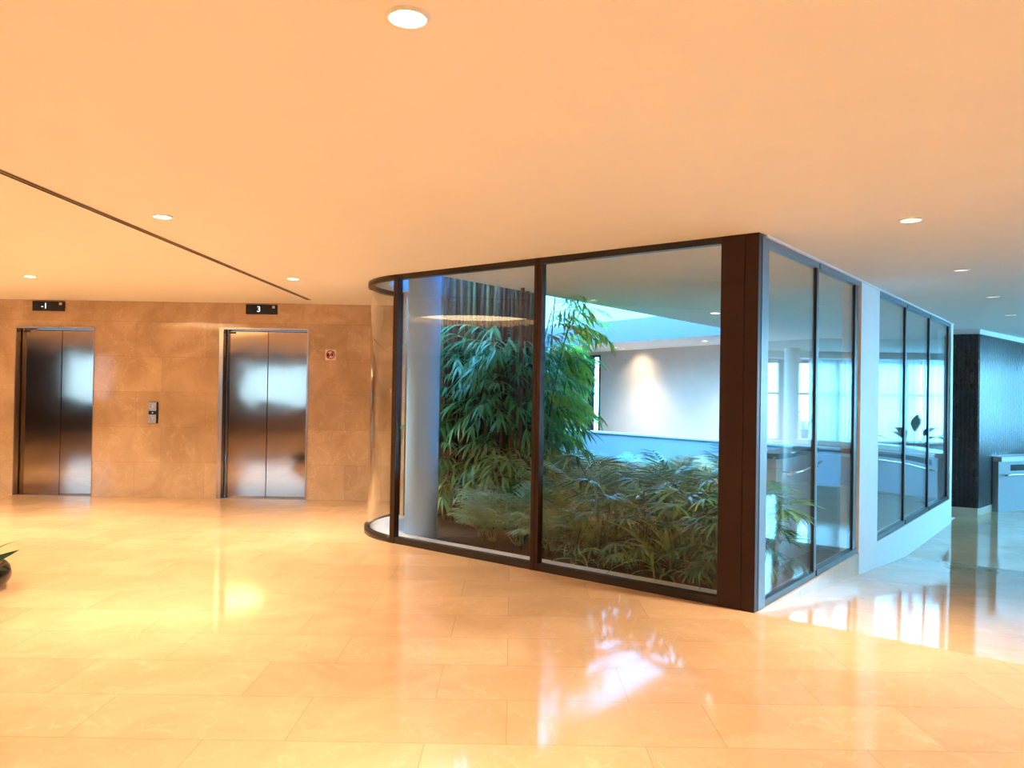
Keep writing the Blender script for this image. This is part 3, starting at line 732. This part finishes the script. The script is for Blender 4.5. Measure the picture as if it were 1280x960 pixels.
def ladypalm(x, y, size, n, label, group, lib=None, name='lady_palm', low=0):
    r = empty(name, (x, y, -.02)); tag(r, label, 'palm plant', group)
    m_ = MB(); canes = [(x+rv(-.08, .08), y+rv(-.08, .08), rv(.1, .32)*size) for _ in range(4)]
    for cx, cy, ch in canes: m_.tube([(cx, cy, -.02), (cx, cy, ch)], .011, 6)
    m_.build('stem', M['twig'], r); a0 = rv(0, 6.3)
    for k in range(n):
        cx, cy, ch = random.choice(canes)
        copy_part(random.choice(lib or fans), r, (cx-x, cy-y, rv(.2, 1)*ch), (rv(-.2, .2), rv(-.3, .35), a0+2*PI*k/n+rv(-.3, .3)), size*rv(.75, 1.1))
    for k in range(low):
        copy_part(random.choice(lib or fans), r, (rv(-.1, .1), rv(-.1, .1), .02), (rv(-.2, .2), rv(.35, .75), a0+2*PI*k/low+rv(-.3, .3)), size*rv(.6, .8))
    return r
random.seed(31)
ordw = ['first', 'second', 'third', 'fourth', 'fifth', 'sixth', 'seventh', 'eighth', 'ninth', 'tenth']
placed = []
def ok(p, d):
    if any((p-q).length < d for q in placed): return False
    placed.append(p); return True
# front row against the right pane: lady palms and strap-leaved plants, from the corner post leftwards
for i, s in enumerate((-.42, -.68, -.95, -1.22, -1.5, -1.78)):
    p = W(s, .50 + rv(-.04, .06)); placed.append(p)
    if i in (2, 5): ladypalm(p.x, p.y, rv(.95, 1.1), 12, '%s plant from the corner post behind the right pane, with upright green strap leaves' % ordw[i].capitalize(), 'front row of plants behind the right pane', straps, 'strap_leaf_plant', 5)
    else: ladypalm(p.x, p.y, rv(1.0, 1.25), 20, '%s plant from the corner post behind the right pane, a dark fan-leaved lady palm' % ordw[i].capitalize(), 'front row of plants behind the right pane', low=10)
for i, s in enumerate((-2.15, -2.5, -2.82, -3.05)):
    p = W(s, .62 + (.12 if i == 3 else 0)); placed.append(p)
    palm(p.x, p.y, [.66, .80, .82, .60][i], 15, [fr_a], '%s feathery palm leftwards from the middle mullion, front row behind the left pane' % ordw[i].capitalize(), 'front row of feathery palms behind the left pane', low=9)
# second row
for i, s in enumerate((-.3, -.75, -1.2, -1.65, -2.1, -2.5, -2.85)):
    p = W(s, 1.05 + rv(-.08, .08)); placed.append(p)
    if i in (1, 3): ladypalm(p.x, p.y, 1.05, 13, '%s plant of the second row from the corner post, tall with green strap leaves' % ordw[i].capitalize(), 'second row of garden plants', straps, 'strap_leaf_plant')
    elif i < 3: ladypalm(p.x, p.y, 1.2, 20, '%s plant of the second row from the corner post, a leafy lady palm' % ordw[i].capitalize(), 'second row of garden plants')
    else: palm(p.x, p.y, rv(.8, .95), 13, [fr_a, fr_b] if i != 4 else [fr_b], '%s plant of the second row from the corner post, a feathery palm' % ordw[i].capitalize(), 'second row of garden plants')
# lady palms behind the first side pane
for i, (s, t) in enumerate(((-.25, .62), (-.36, 1.22))):
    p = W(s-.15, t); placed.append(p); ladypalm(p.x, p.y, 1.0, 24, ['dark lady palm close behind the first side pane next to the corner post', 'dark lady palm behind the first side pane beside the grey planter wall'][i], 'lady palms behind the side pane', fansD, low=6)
# the bed behind, further and further back
n = 0
for _ in range(4000):
    t = rv(1.4, 7.0); s = rv(-4.6, -.35)
    p = W(s, t)
    if p.x/p.y < -.10 or p.x < .0 and p.y > 9.6: continue
    if s > -.9 and 1.3 < t < 3.0: continue
    if (p - PA).cross(Pd) > -.5 and False: continue
    nrm = Vector((-Pd.y, Pd.x)); dist = (p-PA).dot(nrm)
    if dist > -.6: continue
    if s < -2.9 and t < 4.7 and p.x/p.y < .05: continue
    if p.x/p.y > .31: continue
    if not ok(p, .36 if t < 4 else .46): continue
    k = random.random()
    lib = [fr_a] if k < .66 else ([fr_b, fr_a] if k < .84 else [fr_c, fr_b])
    lab = {0: 'green feathery palm in the dense bed behind the front rows', 1: 'yellowing feathery palm in the dense bed behind the front rows', 2: 'bronze feathery palm in the dense bed behind the front rows'}[0 if k < .66 else 1 if k < .84 else 2]
    palm(p.x, p.y, rv(.8, 1.1)*(1 if t < 3.6 else .8 if t < 5 else .66), 12, lib, lab, ['green', 'yellowing', 'bronze'][0 if k < .66 else 1 if k < .84 else 2] + ' palms of the garden bed', low=4 if t < 3 else 0); n += 1
    if n >= 60: break
print('bed plants', n, 'bamboo', len(spots))

# black bowl planter at the left edge
bx, by = -3.945, 5.45
r = empty('potted_plant', (bx, by, 0)); tag(r, 'black bowl planter with dark pointed leaves cut off by the left edge of view', 'potted plant')
prof = [(0, 0), (.20, 0)] + [(.20 + .175*math.sin(PI*.5*i/8)**.9, .10*(1-math.cos(PI*.5*i/8))) for i in range(1, 9)] + [(.375 - .055*(1-math.cos(PI*.5*i/6)), .10 + .09*math.sin(PI*.5*i/6)) for i in range(1, 7)] + [(.30, .19), (.29, .165), (0, .16)]
MB().lathe(prof, (bx, by), 56).build('bowl', M['blackpot'], r)
m_ = MB(); random.seed(5)
for k in range(22):
    a = rv(1.0, 5.3); blade(m_, (bx+.12*math.cos(a), by+.12*math.sin(a), .16), (math.cos(a), math.sin(a), rv(.1, 1.0)), (0, 0, 1), rv(.3, .46), .055, rv(.2, .8), 5, .2)
blade(m_, (bx+.13, by-.03, .15), (.39, 0, .17), (0, -1, .2), .42, .07, .0, 6, .2); blade(m_, (bx+.13, by-.05, .215), (.37, -.05, -.02), (0, -1, .2), .385, .05, .03, 6, .2)
blade(m_, (bx+.05, by-.05, .16), (.5, -.5, .9), (0, 0, 1), .20, .045, .3, 5, .2)
m_.build('foliage', M['darkleaf'], r)
# big leaved plant behind the counter (mirrored in the side glass)
px, py = 10.86, 14.7
r = empty('potted_plant', (px, py, LOW)); tag(r, 'large leaved plant in a grey pot behind the curved counter', 'potted plant')
MB().lathe([(0, LOW), (.17, LOW), (.23, .15), (.22, .18), (0, .16)], (px, py), 28).build('pot', M['pot'], r)
m_ = MB(); random.seed(9)
for a, l, u in ((.2, .75, 1.1), (1.3, .8, 1.3), (2.4, .7, 1.2), (3.3, .85, .9), (4.3, .75, 1.5), (5.3, .8, .9), (.9, .8, 2.6)):
    b0 = Vector((px, py, .16)); d = Vector((math.cos(a), math.sin(a), u)).normalized(); tip = b0 + d*l*.8
    m_.tube([b0, b0.lerp(tip, .5)+Vector((0, 0, .04)), tip], [.012, .009, .006], 5); blade(m_, tip, d + Vector((0, 0, -.2)), (0, 0, 1), .55, .24, .9, 6, .2, .4)
m_.build('foliage', M['darkleaf'], r)
# pots on the window sill of the far right
for i, (y, hh, lab) in enumerate(((13.15, .20, 'small grey sill pot with tuft nearest the column'), (14.5, .30, 'taller grey sill pot with upright tuft by the blinds'))):
    p = wr(y, -.32); z0 = .34
    r = empty('sill_pot', (p.x, p.y, z0)); tag(r, lab, 'potted plant', 'pots on the window ledge')
    MB().lathe([(0, z0), (.09, z0), (.12, z0+hh), (.11, z0+hh), (0, z0+hh-.03)], p, 24).build('pot', M['pot'], r)
    m_ = MB()
    for k in range(26): a = rv(0, 6.28); blade(m_, (p.x+.04*math.cos(a), p.y+.04*math.sin(a), z0+hh-.04), (math.cos(a)*.4, math.sin(a)*.4, 1), (1, 0, 0), rv(.25, .5), .02, .5, 4, .2)
    m_.build('foliage', M['shrub'], r)
mb = MB(); mb.seg(wr(12.7, -.25), wr(18.8, -.25), .2, .15, .28, .34); struct(mb.build('trim_6', M['countertop']))
# shrubs outside the far window
for i, (y, o_, hh) in enumerate(((12.2, 2.2, 1.5), (13.6, 2.0, 1.2), (14.9, 2.4, 1.6))):
    p = wr(y, o_); r = empty('garden_shrub', (p.x, p.y, -.6)); tag(r, ['leafy shrub outdoors beyond the far window, right of the column', 'leafy shrub outdoors beyond the far window, behind the small pot', 'leafy shrub outdoors beyond the far window, by the curtain end'][i], 'shrub', 'shrubs outside the far windows')
    MB().tube([(p.x, p.y, -.6), (p.x, p.y, hh*.6)], [.04, .02], 6).build('stem', M['twig'], r)
    m_ = MB()
    for k in range(420):
        v = Vector((random.gauss(0, 1), random.gauss(0, 1), random.gauss(0, 1))).normalized(); q = Vector((p.x, p.y, hh*.35)) + Vector((v.x*.65, v.y*.65, v.z*hh*.6))*rv(.5, 1)
        blade(m_, q, v + Vector((rv(-.5, .5), rv(-.5, .5), rv(-.2, .5))), (0, 0, 1), .16, .06, .4, 2, .2)
    m_.build('foliage', M['shrub'], r)
mb = MB(); mb.prism([(-60, -60), (60, -60), (60, 60), (-60, 60)], -.9, -.8); struct(mb.build('ground', pm('outdoor paving', (.84, .85, .84), .9, var=.1, scale=2)))  # unseen ground, made pale to bounce daylight up to the ceiling
for o in protos: hide(o)

# ------------------------------------------------------------------ sky
wd = bpy.data.worlds.new('World'); scene.world = wd; wd.use_nodes = True; nt = wd.node_tree; N = nt.nodes; L = nt.links
bg = N['Background']; tc = N.new('ShaderNodeTexCoord')
nv = N.new('ShaderNodeVectorMath'); nv.operation = 'NORMALIZE'; L.new(tc.outputs['Generated'], nv.inputs[0])
sx = N.new('ShaderNodeSeparateXYZ'); L.new(nv.outputs[0], sx.inputs[0])
rp = N.new('ShaderNodeValToRGB'); rp.color_ramp.elements[0].position = 0; rp.color_ramp.elements[0].color = (.22, .66, 1.0, 1)
rp.color_ramp.elements[1].position = 1; rp.color_ramp.elements[1].color = (.11, .44, 1.0, 1); L.new(sx.outputs['Z'], rp.inputs['Fac'])
L.new(rp.outputs['Color'], bg.inputs['Color'])
dt = N.new('ShaderNodeVectorMath'); dt.operation = 'DOT_PRODUCT'; L.new(nv.outputs[0], dt.inputs[0]); dt.inputs[1].default_value = Vector((.88, .35, .25)).normalized()
mr = N.new('ShaderNodeMapRange'); mr.inputs['From Min'].default_value = .35; mr.inputs['From Max'].default_value = 1; mr.inputs['To Min'].default_value = 9; mr.inputs['To Max'].default_value = 14
L.new(dt.outputs['Value'], mr.inputs['Value']); L.new(mr.outputs[0], bg.inputs['Strength'])

# ------------------------------------------------------------------ camera
f_px = 964.7; pitch = .009845; roll = .016257; ch = 1.4816
Rw = Matrix(((1, 0, 0), (0, math.cos(pitch), math.sin(pitch)), (0, -math.sin(pitch), math.cos(pitch))))   # world -> level camera (right, forward, up)
Xc = Vector(Rw[0]); Yc = Vector(Rw[1]); Zc = Vector(Rw[2]); cr, sr = math.cos(roll), math.sin(roll)
ex = Xc*cr + Zc*sr; eup = Zc*cr - Xc*sr
cam = bpy.data.cameras.new('camera'); co = bpy.data.objects.new('camera', cam); col.objects.link(co)
cam.sensor_width = 36; cam.sensor_fit = 'HORIZONTAL'; cam.lens = f_px/1280*36; cam.clip_end = 200; cam.clip_start = .05
mw = Matrix((( ex.x, eup.x, -Yc.x, 0), (ex.y, eup.y, -Yc.y, 0), (ex.z, eup.z, -Yc.z, ch), (0, 0, 0, 1)))
co.matrix_world = mw; scene.camera = co
scene.view_settings.view_transform = 'Standard'; scene.view_settings.look = 'None'; scene.view_settings.gamma = 1
scene.view_settings.use_curve_mapping = False; scene.view_settings.exposure = 1.0
